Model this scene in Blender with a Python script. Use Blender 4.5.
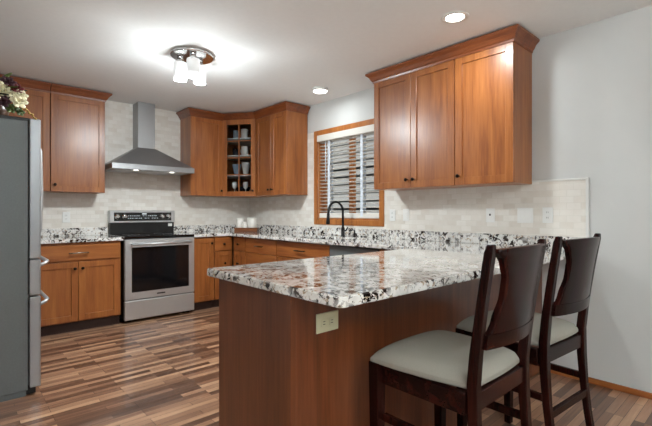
import bpy, bmesh, math, random
from mathutils import Vector, Matrix
random.seed(7)
PI = math.pi
S = bpy.context.scene
for o in list(bpy.data.objects): bpy.data.objects.remove(o)
COL = S.collection

# ------------------------------------------------------------------ camera, sky, exposure
cam_d = bpy.data.cameras.new('camera'); cam = bpy.data.objects.new('camera', cam_d); COL.objects.link(cam)
cam.location = (-3.231, -5.307, 1.174)
cam.rotation_euler = (PI/2, 0, -math.radians(42.761))
cam_d.sensor_width = 36; cam_d.sensor_fit = 'HORIZONTAL'
cam_d.lens = 412.8/652*36
cam_d.shift_x = -0.0103; cam_d.shift_y = -0.0011
cam_d.clip_start = .02
S.camera = cam
S.view_settings.view_transform = 'Standard'; S.view_settings.look = 'None'
S.view_settings.exposure = 0.62; S.view_settings.gamma = 1.0; S.view_settings.use_curve_mapping = False
W = bpy.data.worlds.new('world'); S.world = W; W.use_nodes = True
bg = W.node_tree.nodes['Background']; bg.inputs[0].default_value = (.92, .96, 1, 1); bg.inputs[1].default_value = 1.0
H = 2.475          # ceiling height
LIGHT_CAN = 8     # W, recessed cans
LIGHT_FLUSH = 11    # W, each bulb of the flush fixture, all round
LIGHT_FLUSH_DOWN = 16   # W, thrown down out of each open shade
LIGHT_DISC = 2.5     # W, disc over the sink
LIGHT_REAR_FILL = 6     # W, unseen fill cans added behind the camera
LIGHT_UP_FILL = 125      # W, each lamp of the added uplight that brightens the ceiling

def lamp(name, kind, loc, power, size=.1, color=(.90, .975, 1), rot=(0, 0, 0), parent=None, spot=None):
    d = bpy.data.lights.new(name, kind); d.energy = power; d.color = color
    if kind == 'AREA': d.shape = 'DISK'; d.size = size
    else: d.shadow_soft_size = size
    if spot: d.spot_size = spot; d.spot_blend = .6
    o = bpy.data.objects.new(name, d); COL.objects.link(o); o.location = loc; o.rotation_euler = rot
    if parent: o.parent = parent
    return o

# ------------------------------------------------------------------ materials
def lin(r, g, b):
    f = lambda c: (c/255/12.92) if c/255 <= .04045 else ((c/255+.055)/1.055)**2.4
    return (f(r), f(g), f(b), 1)
def newmat(name):
    m = bpy.data.materials.new(name); m.use_nodes = True
    return m, m.node_tree, m.node_tree.nodes['Principled BSDF']
def simple(name, rgb, rough=.5, metal=0, noise=.06, nscale=20, bump=0, coat=0, spec=.5, stretch=(1, 1, 1)):
    m, t, b = newmat(name)
    b.inputs['Roughness'].default_value = rough; b.inputs['Metallic'].default_value = metal
    b.inputs['Specular IOR Level'].default_value = spec
    b.inputs['Coat Weight'].default_value = coat; b.inputs['Coat Roughness'].default_value = .08
    tc = t.nodes.new('ShaderNodeTexCoord'); mp = t.nodes.new('ShaderNodeMapping'); mp.inputs['Scale'].default_value = stretch
    n = t.nodes.new('ShaderNodeTexNoise'); n.inputs['Scale'].default_value = nscale; n.inputs['Detail'].default_value = 4
    t.links.new(tc.outputs['Object'], mp.inputs[0]); t.links.new(mp.outputs[0], n.inputs['Vector'])
    r = t.nodes.new('ShaderNodeValToRGB')
    c = lin(*rgb)
    r.color_ramp.elements[0].color = tuple(v*(1-noise) for v in c[:3])+(1,)
    r.color_ramp.elements[1].color = tuple(min(1, v*(1+noise)) for v in c[:3])+(1,)
    r.color_ramp.elements[0].position = .3; r.color_ramp.elements[1].position = .7
    t.links.new(n.outputs['Fac'], r.inputs[0]); t.links.new(r.outputs[0], b.inputs['Base Color'])
    if bump:
        bp = t.nodes.new('ShaderNodeBump'); bp.inputs['Strength'].default_value = bump; bp.inputs['Distance'].default_value = .002
        t.links.new(n.outputs['Fac'], bp.inputs['Height']); t.links.new(bp.outputs[0], b.inputs['Normal'])
    return m
def emis(name, rgb, strength):
    m, t, b = newmat(name)
    b.inputs['Base Color'].default_value = lin(*rgb)
    b.inputs['Emission Color'].default_value = lin(*rgb); b.inputs['Emission Strength'].default_value = strength
    return m
def wood(name, dark, mid, light, axis='z', rough=.33, scale=1.0, coat=.25, spec=.5):
    m, t, b = newmat(name); L = t.links.new; N = t.nodes.new
    tc = N('ShaderNodeTexCoord'); oi = N('ShaderNodeObjectInfo'); ad = N('ShaderNodeVectorMath'); ad.operation = 'ADD'
    mu = N('ShaderNodeVectorMath'); mu.operation = 'SCALE'; mu.inputs['Scale'].default_value = 7.3
    cb = N('ShaderNodeCombineXYZ')
    for i in range(3): L(oi.outputs['Random'], cb.inputs[i])
    L(cb.outputs[0], mu.inputs[0]); L(tc.outputs['Object'], ad.inputs[0]); L(mu.outputs[0], ad.inputs[1])
    mp = N('ShaderNodeMapping'); st = [14*scale]*3; st['xyz'.index(axis)] = 1.1*scale
    mp.inputs['Scale'].default_value = st; L(ad.outputs[0], mp.inputs[0])
    n = N('ShaderNodeTexNoise'); n.inputs['Scale'].default_value = 1.0; n.inputs['Detail'].default_value = 6; n.inputs['Distortion'].default_value = .6
    L(mp.outputs[0], n.inputs['Vector'])
    mp2 = N('ShaderNodeMapping'); s2 = [110*scale]*3; s2['xyz'.index(axis)] = 5*scale
    mp2.inputs['Scale'].default_value = s2; L(ad.outputs[0], mp2.inputs[0])
    n2 = N('ShaderNodeTexNoise'); n2.inputs['Scale'].default_value = 1.0; n2.inputs['Detail'].default_value = 3; L(mp2.outputs[0], n2.inputs['Vector'])
    mx = N('ShaderNodeMath'); mx.operation = 'MULTIPLY_ADD'; mx.inputs[1].default_value = .35; L(n2.outputs['Fac'], mx.inputs[0])
    ms = N('ShaderNodeMath'); ms.operation = 'MULTIPLY'; ms.inputs[1].default_value = .65; L(n.outputs['Fac'], ms.inputs[0]); L(ms.outputs[0], mx.inputs[2])
    r = N('ShaderNodeValToRGB'); e = r.color_ramp.elements
    e[0].position = .34; e[0].color = lin(*dark); e[1].position = .68; e[1].color = lin(*light)
    k = e.new(.5); k.color = lin(*mid)
    L(mx.outputs[0], r.inputs[0])
    hv = N('ShaderNodeHueSaturation'); mr = N('ShaderNodeMapRange'); mr.inputs[3].default_value = .9; mr.inputs[4].default_value = 1.1
    L(oi.outputs['Random'], mr.inputs[0]); L(mr.outputs[0], hv.inputs['Value']); L(r.outputs[0], hv.inputs['Color'])
    L(hv.outputs[0], b.inputs['Base Color'])
    b.inputs['Roughness'].default_value = rough; b.inputs['Coat Weight'].default_value = coat; b.inputs['Coat Roughness'].default_value = .27; b.inputs['Specular IOR Level'].default_value = spec
    bp = N('ShaderNodeBump'); bp.inputs['Strength'].default_value = .08; bp.inputs['Distance'].default_value = .001
    L(n2.outputs['Fac'], bp.inputs['Height']); L(bp.outputs[0], b.inputs['Normal'])
    return m
CH = ((126, 69, 31), (153, 90, 43), (174, 109, 56))
M = {}
M['cherry'] = wood('cherry_wood_vertical', *CH)
M['cherry_h'] = wood('cherry_wood_horizontal', *CH, axis='x')
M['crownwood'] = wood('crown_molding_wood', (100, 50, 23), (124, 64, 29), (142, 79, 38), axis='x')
M['cherry_y'] = wood('cherry_wood_depth', *CH, axis='y')
M['panel'] = wood('shaded_panel_wood', (80, 40, 21), (99, 52, 28), (118, 66, 37))  # cherry darkened: the peninsula's dim light is put into the colour
M['trimwood'] = wood('window_trim_wood', (140, 78, 30), (176, 108, 52), (196, 128, 68))
M['trimwood_h'] = wood('window_trim_wood_horizontal', (140, 78, 30), (176, 108, 52), (196, 128, 68), axis='y')
M['espresso'] = wood('espresso_wood', (18, 4, 4), (30, 8, 6), (56, 20, 13), rough=.24, coat=0, spec=.18)
M['espresso_h'] = wood('espresso_wood_horizontal', (18, 4, 4), (30, 8, 6), (56, 20, 13), axis='x', rough=.24, coat=0, spec=.18)
M['steel'] = simple('brushed_stainless', (200, 202, 203), .36, .8, .05, 60, stretch=(1, 1, 30))
M['steel_h'] = simple('brushed_stainless_horizontal', (206, 208, 208), .38, .75, .05, 60, stretch=(30, 1, 1))
M['hoodsteel'] = simple('hood_stainless', (158, 159, 160), .42, .85, .05, 60, stretch=(30, 1, 1))
M['fridgeside'] = simple('grey_fridge_side', (110, 116, 117), .42, .3, .05, 90, bump=.15)
M['fridgedoor'] = simple('fridge_door_steel', (172, 176, 180), .3, .7, .05, 60, stretch=(1, 1, 30))
M['chrome'] = simple('chrome', (215, 215, 215), .12, 1, .02)
M['blackglass'] = simple('black_glass', (6, 7, 8), .06, 0, .1, coat=.6)
M['blackpl'] = simple('black_plastic', (16, 16, 17), .35, 0, .1)
M['faucet'] = simple('matte_black_metal', (20, 21, 24), .3, .4, .1)
M['bronze'] = simple('oil_rubbed_bronze', (34, 24, 20), .3, .8, .1)
M['nickel'] = simple('brushed_nickel', (170, 160, 150), .25, .9, .05)
M['white'] = simple('white_plastic', (226, 226, 222), .35, 0, .01)
M['plate'] = simple('pale_wall_plate_plastic', (236, 236, 233), .4, 0, .01)
M['ivory'] = simple('almond_plastic', (216, 218, 186), .35, 0, .01)
M['slot'] = simple('dark_slot', (25, 25, 25), .5)
M['paint'] = simple('light_grey_wall_paint', (204, 205, 203), .75, 0, .012, 6, bump=.05)
M['ceilpaint'] = simple('white_ceiling_paint', (241, 242, 241), .85, 0, .012, 30, bump=.12)
M['cushion'] = simple('taupe_fabric', (148, 144, 134), .9, 0, .07, 420, bump=.5, spec=.2)
M['ceramic'] = simple('white_ceramic', (226, 222, 214), .25, 0, .02)
M['glaze'] = simple('blue_grey_ceramic', (130, 150, 165), .25, 0, .05)
M['darkcer'] = simple('dark_ceramic', (34, 36, 44), .2, 0, .05)
M['tray'] = wood('brown_tray_wood', (82, 44, 20), (120, 70, 36), (150, 92, 52), axis='x')
M['blind'] = simple('blind_slat_white', (226, 222, 214), .5, 0, .02)
M['tape'] = simple('blind_ladder_tape', (214, 222, 232), .8, 0, .02)
M['toe'] = simple('dark_toe_kick', (46, 24, 15), .6, 0, .1)
M['shade_in'] = simple('white_interior', (225, 225, 225), .6, 0, .01)
M['leaf'] = simple('leaf_green', (78, 96, 44), .5, 0, .3, 30)
M['leaf2'] = simple('dark_leaf_green', (38, 48, 26), .5, 0, .3, 30)
M['cream'] = simple('cream_petal', (240, 234, 200), .6, 0, .1, 30)
M['redp'] = simple('deep_red_petal', (108, 22, 26), .6, 0, .25, 30)
M['purple'] = simple('plum_petal', (66, 30, 40), .6, 0, .25, 30)
M['gold'] = simple('mustard_stem', (186, 150, 66), .6, 0, .2, 30)
M['vase'] = simple('brown_glazed_vase', (90, 62, 44), .3, 0, .1)
m, t, b = newmat('clear_glass'); b.inputs['Base Color'].default_value = (.9, .95, 1, 1); b.inputs['Roughness'].default_value = .02
b.inputs['Transmission Weight'].default_value = 1; b.inputs['IOR'].default_value = 1.08; M['glass'] = m
m, t, b = newmat('oven_window_glass'); b.inputs['Base Color'].default_value = (.006, .006, .007, 1); b.inputs['Roughness'].default_value = .08; M['ovenglass'] = m
M['bulb'] = emis('lit_diffuser', (255, 250, 242), 6)
M['shade'] = emis('lit_frosted_glass', (226, 228, 228), .3)
M['hoodlamp'] = emis('lit_hood_lamp', (255, 250, 240), 2.5)
M['digits'] = emis('lit_display_marks', (190, 200, 205), .35)

def granite():
    m, t, b = newmat('white_granite'); L = t.links.new; N = t.nodes.new
    ge = N('ShaderNodeNewGeometry')
    def noise(scale, det, dist=0, off=0):
        mp = N('ShaderNodeMapping'); mp.inputs['Location'].default_value = (off, off*1.7, off*.6); L(ge.outputs['Position'], mp.inputs[0])
        n = N('ShaderNodeTexNoise'); n.inputs['Scale'].default_value = scale; n.inputs['Detail'].default_value = det
        n.inputs['Distortion'].default_value = dist; n.inputs['Roughness'].default_value = .6; L(mp.outputs[0], n.inputs['Vector']); return n.outputs['Fac']
    def ramp(src, p0, p1, c0=(0, 0, 0, 1), c1=(1, 1, 1, 1)):
        r = N('ShaderNodeValToRGB'); r.color_ramp.elements[0].position = p0; r.color_ramp.elements[1].position = p1
        r.color_ramp.elements[0].color = c0; r.color_ramp.elements[1].color = c1; L(src, r.inputs[0]); return r.outputs[0]
    def mix(f, a, c):
        x = N('ShaderNodeMix'); x.data_type = 'RGBA'; L(f, x.inputs[0])
        for v, i in ((a, 6), (c, 7)):
            if isinstance(v, tuple): x.inputs[i].default_value = v
            else: L(v, x.inputs[i])
        return x.outputs[2]
    def mul(a, c):
        x = N('ShaderNodeMath'); x.operation = 'MULTIPLY'; L(a, x.inputs[0]); L(c, x.inputs[1]); return x.outputs[0]
    base = ramp(noise(12, 3), .35, .65, lin(212, 210, 205), lin(242, 240, 236))
    base = mix(ramp(noise(38, 4, .5, 3.1), .56, .62), base, lin(184, 164, 142))
    base = mix(ramp(noise(24, 5, .8, 7.7), .59, .64), base, lin(146, 148, 152))
    dark = mix(ramp(noise(70, 4, .3, 5.5), .42, .5), lin(12, 11, 13), lin(56, 40, 34))
    clump = ramp(noise(7, 2, .4, 11.1), .40, .52)
    base = mix(mul(clump, ramp(noise(26, 4, 1.0, 1.3), .525, .54)), base, dark)
    base = mix(ramp(noise(80, 3, .3, 9.3), .66, .69), base, lin(34, 30, 32))
    L(base, b.inputs['Base Color']); b.inputs['Roughness'].default_value = .07
    b.inputs['Coat Weight'].default_value = .6; b.inputs['Coat Roughness'].default_value = .03
    return m
M['granite'] = granite()

def brickmat(name, axes, bw, bh, cols, mortar, msize, rough, bump=.3, nmix=.25, coat=0, nstretch=(1, 1, 1), nscale=8, freq=2, offset=.5):
    m, t, b = newmat(name); L = t.links.new; N = t.nodes.new
    ge = N('ShaderNodeNewGeometry'); sp = N('ShaderNodeSeparateXYZ'); cb = N('ShaderNodeCombineXYZ')
    L(ge.outputs['Position'], sp.inputs[0]); L(sp.outputs['XYZ'.index(axes[0])], cb.inputs[0]); L(sp.outputs['XYZ'.index(axes[1])], cb.inputs[1])
    br = N('ShaderNodeTexBrick'); br.inputs['Scale'].default_value = 1; br.inputs['Brick Width'].default_value = bw; br.inputs['Row Height'].default_value = bh
    br.inputs['Mortar Size'].default_value = msize; br.inputs['Mortar Smooth'].default_value = .1; br.offset = offset; br.offset_frequency = freq
    br.inputs['Color1'].default_value = (0, 0, 0, 1); br.inputs['Color2'].default_value = (1, 1, 1, 1); br.inputs['Mortar'].default_value = (.5, .5, .5, 1)
    L(cb.outputs[0], br.inputs['Vector'])
    mp = N('ShaderNodeMapping'); mp.inputs['Scale'].default_value = nstretch; L(cb.outputs[0], mp.inputs[0])
    n = N('ShaderNodeTexNoise'); n.inputs['Scale'].default_value = nscale; n.inputs['Detail'].default_value = 5; L(mp.outputs[0], n.inputs['Vector'])
    mx = N('ShaderNodeMix'); mx.data_type = 'RGBA'; mx.inputs[0].default_value = nmix; L(br.outputs['Color'], mx.inputs[6]); L(n.outputs['Fac'], mx.inputs[7])
    r = N('ShaderNodeValToRGB'); e = r.color_ramp.elements
    e[0].position = cols[0][0]; e[0].color = lin(*cols[0][1]); e[1].position = cols[-1][0]; e[1].color = lin(*cols[-1][1])
    for p, c in cols[1:-1]: k = e.new(p); k.color = lin(*c)
    L(mx.outputs[2], r.inputs[0])
    m2 = N('ShaderNodeMix'); m2.data_type = 'RGBA'; L(br.outputs['Fac'], m2.inputs[0]); L(r.outputs[0], m2.inputs[6]); m2.inputs[7].default_value = lin(*mortar)
    L(m2.outputs[2], b.inputs['Base Color']); b.inputs['Roughness'].default_value = rough; b.inputs['Coat Weight'].default_value = coat
    iv = N('ShaderNodeMath'); iv.operation = 'SUBTRACT'; iv.inputs[0].default_value = 1; L(br.outputs['Fac'], iv.inputs[1])
    bp = N('ShaderNodeBump'); bp.inputs['Strength'].default_value = bump; bp.inputs['Distance'].default_value = .001; L(iv.outputs[0], bp.inputs['Height']); L(bp.outputs[0], b.inputs['Normal'])
    return m
TC = [(0.05, (208, 200, 188)), (.25, (221, 214, 204)), (.55, (230, 225, 217)), (.95, (240, 237, 231))]
M['tile_x'] = brickmat('marble_tile_back', 'XZ', .092, .046, TC, (222, 218, 209), .0018, .28, nmix=.5, nscale=14)
M['tile_y'] = brickmat('marble_tile_right', 'YZ', .092, .046, TC, (222, 218, 209), .0018, .28, nmix=.5, nscale=14)
FC = [(.12, (62, 40, 30)), (.32, (108, 76, 58)), (.5, (146, 108, 84)), (.7, (178, 138, 108)), (.9, (212, 172, 136))]
M['floor'] = brickmat('strip_laminate_floor', 'XY', .40, .048, FC, (50, 34, 26), .0012, .3, bump=.1, nmix=.42, coat=.25, nstretch=(1.2, 16, 1), nscale=3, freq=3, offset=.37)
M['siding'] = simple('grey_lap_siding', (170, 164, 154), .7, 0, .05, 8)

# ------------------------------------------------------------------ mesh helpers
class MB:
    def __init__(s): s.bm = bmesh.new(); s.smooth = []
    def box(s, x0, x1, y0, y1, z0, z1, bev=0, mi=0, seg=1):
        b = bmesh.new(); r = bmesh.ops.create_cube(b, size=1)
        for v in b.verts: v.co = Vector(((x0+x1)/2+v.co.x*(x1-x0), (y0+y1)/2+v.co.y*(y1-y0), (z0+z1)/2+v.co.z*(z1-z0)))
        if bev: bmesh.ops.bevel(b, geom=list(b.edges), offset=bev, segments=seg, affect='EDGES', profile=.5)
        for f in b.faces: f.material_index = mi
        s.merge(b); return s
    def merge(s, b, mat=None, smooth=False):
        if mat is not None: bmesh.ops.transform(b, matrix=mat, verts=b.verts)
        if smooth:
            for f in b.faces: f.smooth = True
        me = bpy.data.meshes.new('t'); b.to_mesh(me); b.free(); s.bm.from_mesh(me); bpy.data.meshes.remove(me)
    def cyl(s, p0, p1, r0, r1=None, n=20, smooth=True, mi=0):
        r1 = r0 if r1 is None else r1; p0 = Vector(p0); p1 = Vector(p1); b = bmesh.new(); d = p1-p0
        bmesh.ops.create_cone(b, cap_ends=True, segments=n, radius1=r0, radius2=r1, depth=d.length)
        m = Matrix.Translation((p0+p1)/2) @ d.to_track_quat('Z', 'Y').to_matrix().to_4x4()
        for f in b.faces: f.smooth = smooth and len(f.verts) == 4; f.material_index = mi
        s.merge(b, m); return s
    def lathe(s, prof, c=(0, 0, 0), n=24, axis='z', cap=True):
        b = bmesh.new(); rings = []
        for r, z in prof:
            rings.append([b.verts.new((r*math.cos(2*PI*k/n), r*math.sin(2*PI*k/n), z)) for k in range(n)])
        for i in range(len(rings)-1):
            for k in range(n):
                f = b.faces.new((rings[i][k], rings[i][(k+1) % n], rings[i+1][(k+1) % n], rings[i+1][k])); f.smooth = True
        if cap: 
            b.faces.new(list(reversed(rings[0]))); b.faces.new(rings[-1])
        m = Matrix.Translation(c)
        if axis == '-y': m = m @ Matrix.Rotation(PI/2, 4, 'X')
        if axis == '-x': m = m @ Matrix.Rotation(-PI/2, 4, 'Y')
        s.merge(b, m); return s
    def tube(s, pts, r, n=12, flat=None):
        pts = [Vector(p) for p in pts]; b = bmesh.new(); rings = []; up = None
        for i, p in enumerate(pts):
            d = (pts[min(i+1, len(pts)-1)]-pts[max(i-1, 0)]).normalized()
            if up is None:
                up = Vector((0, 0, 1)) if abs(d.z) < .9 else Vector((1, 0, 0))
            a = d.cross(up).normalized(); c = a.cross(d).normalized(); up = c
            rr = r[i] if isinstance(r, (list, tuple)) else r
            rings.append([b.verts.new(p + a*math.cos(2*PI*k/n)*rr + c*math.sin(2*PI*k/n)*rr*(flat or 1)) for k in range(n)])
        for i in range(len(rings)-1):
            for k in range(n):
                f = b.faces.new((rings[i][k], rings[i+1][k], rings[i+1][(k+1) % n], rings[i][(k+1) % n])); f.smooth = True
        b.faces.new(rings[0]); b.faces.new(list(reversed(rings[-1]))); bmesh.ops.recalc_face_normals(b, faces=b.faces)
        s.merge(b); return s
    def prism(s, pts, z0, z1, bev=0, mat=None, seg=2):
        b = bmesh.new(); lo = [b.verts.new((x, y, z0)) for x, y in pts]; hi = [b.verts.new((x, y, z1)) for x, y in pts]
        b.faces.new(lo); b.faces.new(hi); n = len(pts)
        for i in range(n): b.faces.new((lo[i], lo[(i+1) % n], hi[(i+1) % n], hi[i]))
        bmesh.ops.recalc_face_normals(b, faces=b.faces)
        if bev: bmesh.ops.bevel(b, geom=[e for e in b.edges], offset=bev, segments=seg, affect='EDGES')
        s.merge(b, mat); return s
    def sweep(s, pts, prof_fn, closed=False):
        """rectangular section path: prof_fn(i) -> list of 3D points of the ring"""
        b = bmesh.new(); rings = [[b.verts.new(q) for q in prof_fn(i)] for i in range(len(pts))]
        n = len(rings[0])
        for i in range(len(rings)-1):
            for k in range(n): b.faces.new((rings[i][k], rings[i][(k+1) % n], rings[i+1][(k+1) % n], rings[i+1][k]))
        b.faces.new(rings[0]); b.faces.new(list(reversed(rings[-1])))
        bmesh.ops.recalc_face_normals(b, faces=b.faces); s.merge(b); return s
    def grid(s, fn, nu, nv, th=None, smooth=True):
        """closed slab between fn(u,v,0) and fn(u,v,1)"""
        b = bmesh.new(); A = [[[b.verts.new(fn(i/nu, j/nv, k)) for j in range(nv+1)] for i in range(nu+1)] for k in (0, 1)]
        for k in (0, 1):
            for i in range(nu):
                for j in range(nv):
                    f = b.faces.new((A[k][i][j], A[k][i+1][j], A[k][i+1][j+1], A[k][i][j+1])); f.smooth = smooth
        for i in range(nu):
            for j in (0, nv): b.faces.new((A[0][i][j], A[0][i+1][j], A[1][i+1][j], A[1][i][j]))
        for j in range(nv):
            for i in (0, nu): b.faces.new((A[0][i][j], A[0][i][j+1], A[1][i][j+1], A[1][i][j]))
        bmesh.ops.recalc_face_normals(b, faces=b.faces); s.merge(b); return s
    def build(s, name, mat, parent=None, **kw):
        me = bpy.data.meshes.new(name); s.bm.to_mesh(me); s.bm.free()
        for mm in (mat if isinstance(mat, (list, tuple)) else [mat]): me.materials.append(mm)
        o = bpy.data.objects.new(name, me); COL.objects.link(o)
        if parent: o.parent = parent
        for k, v in kw.items():
            if v: o[k] = v
        return o
def struct(name, mb, mat, parent=None):
    o = mb.build(name, mat, parent)
    if not parent: o['kind'] = 'structure'
    return o
def thing(name, label, cat, loc=(0, 0, 0), rz=0, group=None):
    o = bpy.data.objects.new(name, None); COL.objects.link(o); o.location = loc; o.rotation_euler = (0, 0, rz)
    o.empty_display_size = .1; o['label'] = label; o['category'] = cat
    if group: o['group'] = group
    return o
def tag(o, label, cat, group=None):
    o['label'] = label; o['category'] = cat
    if group: o['group'] = group
    return o
def dup(root, loc, rz=None, label=None, group=None):
    r = root.copy(); COL.objects.link(r); r.location = loc
    if rz is not None: r.rotation_euler = (0, 0, rz)
    if label: r['label'] = label
    if group: r['group'] = group
    def rec(a, b):
        for ch in list(a.children):
            c = ch.copy(); COL.objects.link(c); c.parent = b; rec(ch, c)
    rec(root, r); return r
RW = -PI/2   # rotation of things standing on the right wall (local -Y faces -X)

# ------------------------------------------------------------------ room shell
YB, XL = -9.0, -5.6
WT = .14
WY0, WY1, WZ0, WZ1 = -2.53, -1.56, 1.09, 2.085     # window opening in the right wall
struct('floor', MB().box(XL, 0, YB, 0, -.05, 0), M['floor'])
struct('ceiling', MB().box(XL-.1, WT, YB-.1, .12, H, H+.08), M['ceilpaint'])
struct('wall_back', MB().box(XL-.12, WT, 0, .12, -.05, H), M['paint'])
struct('wall_front', MB().box(XL-.12, WT, YB-.12, YB, -.05, H), M['paint'])
struct('wall_left', MB().box(XL-.12, XL, YB, 0, -.05, H), M['paint'])
struct('wall_fridge', MB().box(XL, -3.66, -2.3, 0, 0, H), M['paint'])
w = MB().box(0, WT, YB, WY0, -.05, H).box(0, WT, WY1, 0, -.05, H).box(0, WT, WY0, WY1, -.05, WZ0).box(0, WT, WY0, WY1, WZ1, H)
struct('wall_right', w, M['paint'])
struct('baseboard_right', MB().box(-.014, 0, YB, -4.125, 0, .040, .003), M['cherry_y'])
# tile: back wall full height, right wall
struct('trim_1', MB().box(-3.0, 0, -.008, 0, .914, H), M['tile_x'])
tr = MB().box(-.008, 0, -4.4, WY0-.06, .914, 1.4).box(-.008, 0, WY0-.06, WY1+.06, .914, 1.03).box(-.008, 0, WY1+.05, -.008, .914, 2.14)
struct('trim_2', tr, M['tile_y'])
struct('trim_3', MB().box(-.014, 0, -4.418, -4.4, .914, 1.415, .002).box(-.014, 0, -4.4, -4.04, 1.4, 1.413, .002), M['white'])

# window
win = bpy.data.objects.new('window_1', None); COL.objects.link(win); win.location = (0, (WY0+WY1)/2, WZ0); win['kind'] = 'structure'
wc = (WY0+WY1)/2; hw = (WY1-WY0)/2; hh = WZ1-WZ0
f = MB()
f.box(-.02, 0, hw, hw+.062, -.062, hh+.062, .004).box(-.02, 0, -hw-.062, -hw, -.062, hh+.062, .004)
f.box(-.02, 0, -hw, hw, hh, hh+.062, .004).box(-.02, 0, -hw, hw, -.062, 0, .004)
f.build('window_casing', M['trimwood'], win)
f = MB().box(0, .11, hw-.015, hw, 0, hh).box(0, .11, -hw, -hw+.015, 0, hh).box(0, .11, -hw, hw, 0, .015).box(0, .11, -hw, hw, hh-.015, hh)
f.box(.07, .11, hw-.035, hw-.015, 0, hh).box(.07, .11, -hw+.015, -hw+.05, 0, hh).box(.07, .11, -hw, hw, .015, .05).box(.07, .11, -hw, hw, hh-.05, hh-.015)
f.box(.07, .11, -.035, .035, .015, hh)
f.build('window_frame', M['trimwood'], win)
MB().box(.088, .092, -hw+.02, hw-.02, .02, hh-.02).build('window_glass', M['glass'], win)
# blind hung in front of the glass
bl = thing('window_blind', 'white horizontal slat blind half open, hung in the wood-trimmed kitchen window', 'blind', (0, wc, WZ0))
MB().box(-.03, .012, -hw+.005, hw-.005, hh-.075, hh, .004).build('valance', M['blind'], bl)
sl = MB(); nsl = 21
for i in range(nsl):
    z = .095 + (hh-.18)*i/(nsl-1)
    b = bmesh.new(); bmesh.ops.create_cube(b, size=1)
    for v in b.verts: v.co = Vector((v.co.x*.045, v.co.y*(2*hw-.03), v.co.z*.0028))
    sl.merge(b, Matrix.Translation((.03, 0, z)) @ Matrix.Rotation(math.radians(8), 4, 'Y'))
sl.build('slats', M['blind'], bl)
MB().box(.004, .056, -hw+.01, hw-.01, .016, .075, .006).build('bottom_rail', M['blind'], bl)
for y in (-.22, .3): MB().box(.003, .005, y-.018, y+.018, .04, hh-.06).box(.054, .056, y-.018, y+.018, .04, hh-.06).build('ladder_tape', M['tape'], bl)
MB().cyl((.0, hw-.13, hh-.07), (.0, hw-.13, hh-.55), .005).build('tilt_wand', M['tape'], bl)

# neighbouring house seen through the window
sd = MB()
for i in range(26):
    z = -.5+i*.16
    sd.prism([(2.6, z), (2.6, z+.16), (2.61, z+.16), (2.635-.06, z)], -7, 4, mat=Matrix(((1, 0, 0, 0), (0, 0, 1, 0), (0, 1, 0, 0), (0, 0, 0, 1))))
sd.box(2.6, 2.8, -7, 4, -.6, 3.7)
tag(sd.build('neighbour_house_wall', M['siding']), 'grey lap-sided outside wall seen through the window blind', 'wall')

# ------------------------------------------------------------------ cabinets
def knob(x, y, z, parent, mat=None):
    return MB().lathe([(.007, 0), (.006, .014), (.012, .02), (.015, .026), (.012, .032), (.004, .034)], (x, y, z), 16, '-y').build('knob', mat or M['bronze'], parent)
def pull(x, y, z, L, parent, mat=None):
    a = MB().tube([(x-L/2, y-.03, z), (x+L/2, y-.03, z)], .006, 10)
    a.cyl((x-L*.38, y, z), (x-L*.38, y-.03, z), .005, n=10).cyl((x+L*.38, y, z), (x+L*.38, y-.03, z), .005, n=10)
    return a.build('pull_handle', mat or M['bronze'], parent)
def door(x0, x1, z0, z1, y, parent, name='door', rail=.058, knobs=(), mat=None):
    """shaker door, front face at y-.02"""
    d = MB(); g = .0015; x0 += g; x1 -= g; z0 += g; z1 -= g
    d.box(x0, x0+rail, y-.02, y, z0, z1, .0018); d.box(x1-rail, x1, y-.02, y, z0, z1, .0018)
    d.box(x0+rail-.001, x1-rail+.001, y-.02, y, z1-rail, z1, .0018); d.box(x0+rail-.001, x1-rail+.001, y-.02, y, z0, z0+rail, .0018)
    d.box(x0+rail-.004, x1-rail+.004, y-.0095, y-.002, z0+rail-.004, z1-rail+.004)
    o = d.build(name, mat or M['cherry'], parent)
    for kx, kz in knobs: knob(kx, y-.02, kz, o)
    return o
def slab(x0, x1, z0, z1, y, parent, name='drawer', handle=None, hm=None):
    g = .0015
    o = MB().box(x0+g, x1-g, y-.02, y, z0+g, z1-g, .003).build(name, M['cherry_h'], parent)
    if handle == 'knob': knob((x0+x1)/2, y-.02, (z0+z1)/2, o)
    elif handle: pull((x0+x1)/2, y-.02, (z0+z1)/2, handle, o, hm)
    return o
def crown(path, z0, z1, out, parent, name='crown_molding'):
    """path: local xy points of the cabinet top outline (front side to the right when walking); flares outwards"""
    P = [Vector(p) for p in path]; n = len(P); offs = []
    for i in range(n):
        ds = []
        if i > 0: ds.append((P[i]-P[i-1]).normalized())
        if i < n-1: ds.append((P[i+1]-P[i]).normalized())
        ns = [Vector((d.y, -d.x)) for d in ds]
        if len(ns) == 1: offs.append(ns[0])
        else:
            m_ = (ns[0]+ns[1]); m_ = m_/m_.length; offs.append(m_/max(.3, m_.dot(ns[0])))
    prof = [(-.006, z0-.012), (.006, z0-.012), (.010, z0+.004), (.018, z0+.012), (out*.55, z0+(z1-z0)*.52), (out-.006, z1-.018), (out, z1-.014), (out, z1), (-.006, z1)]
    mb = MB(); 
    mb.sweep(P, lambda i: [Vector((P[i].x+offs[i].x*o_, P[i].y+offs[i].y*o_, z_)) for o_, z_ in prof])
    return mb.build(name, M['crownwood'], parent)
UB, UT, CR, CO = 1.385, 2.386, 2.462, .057
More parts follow.
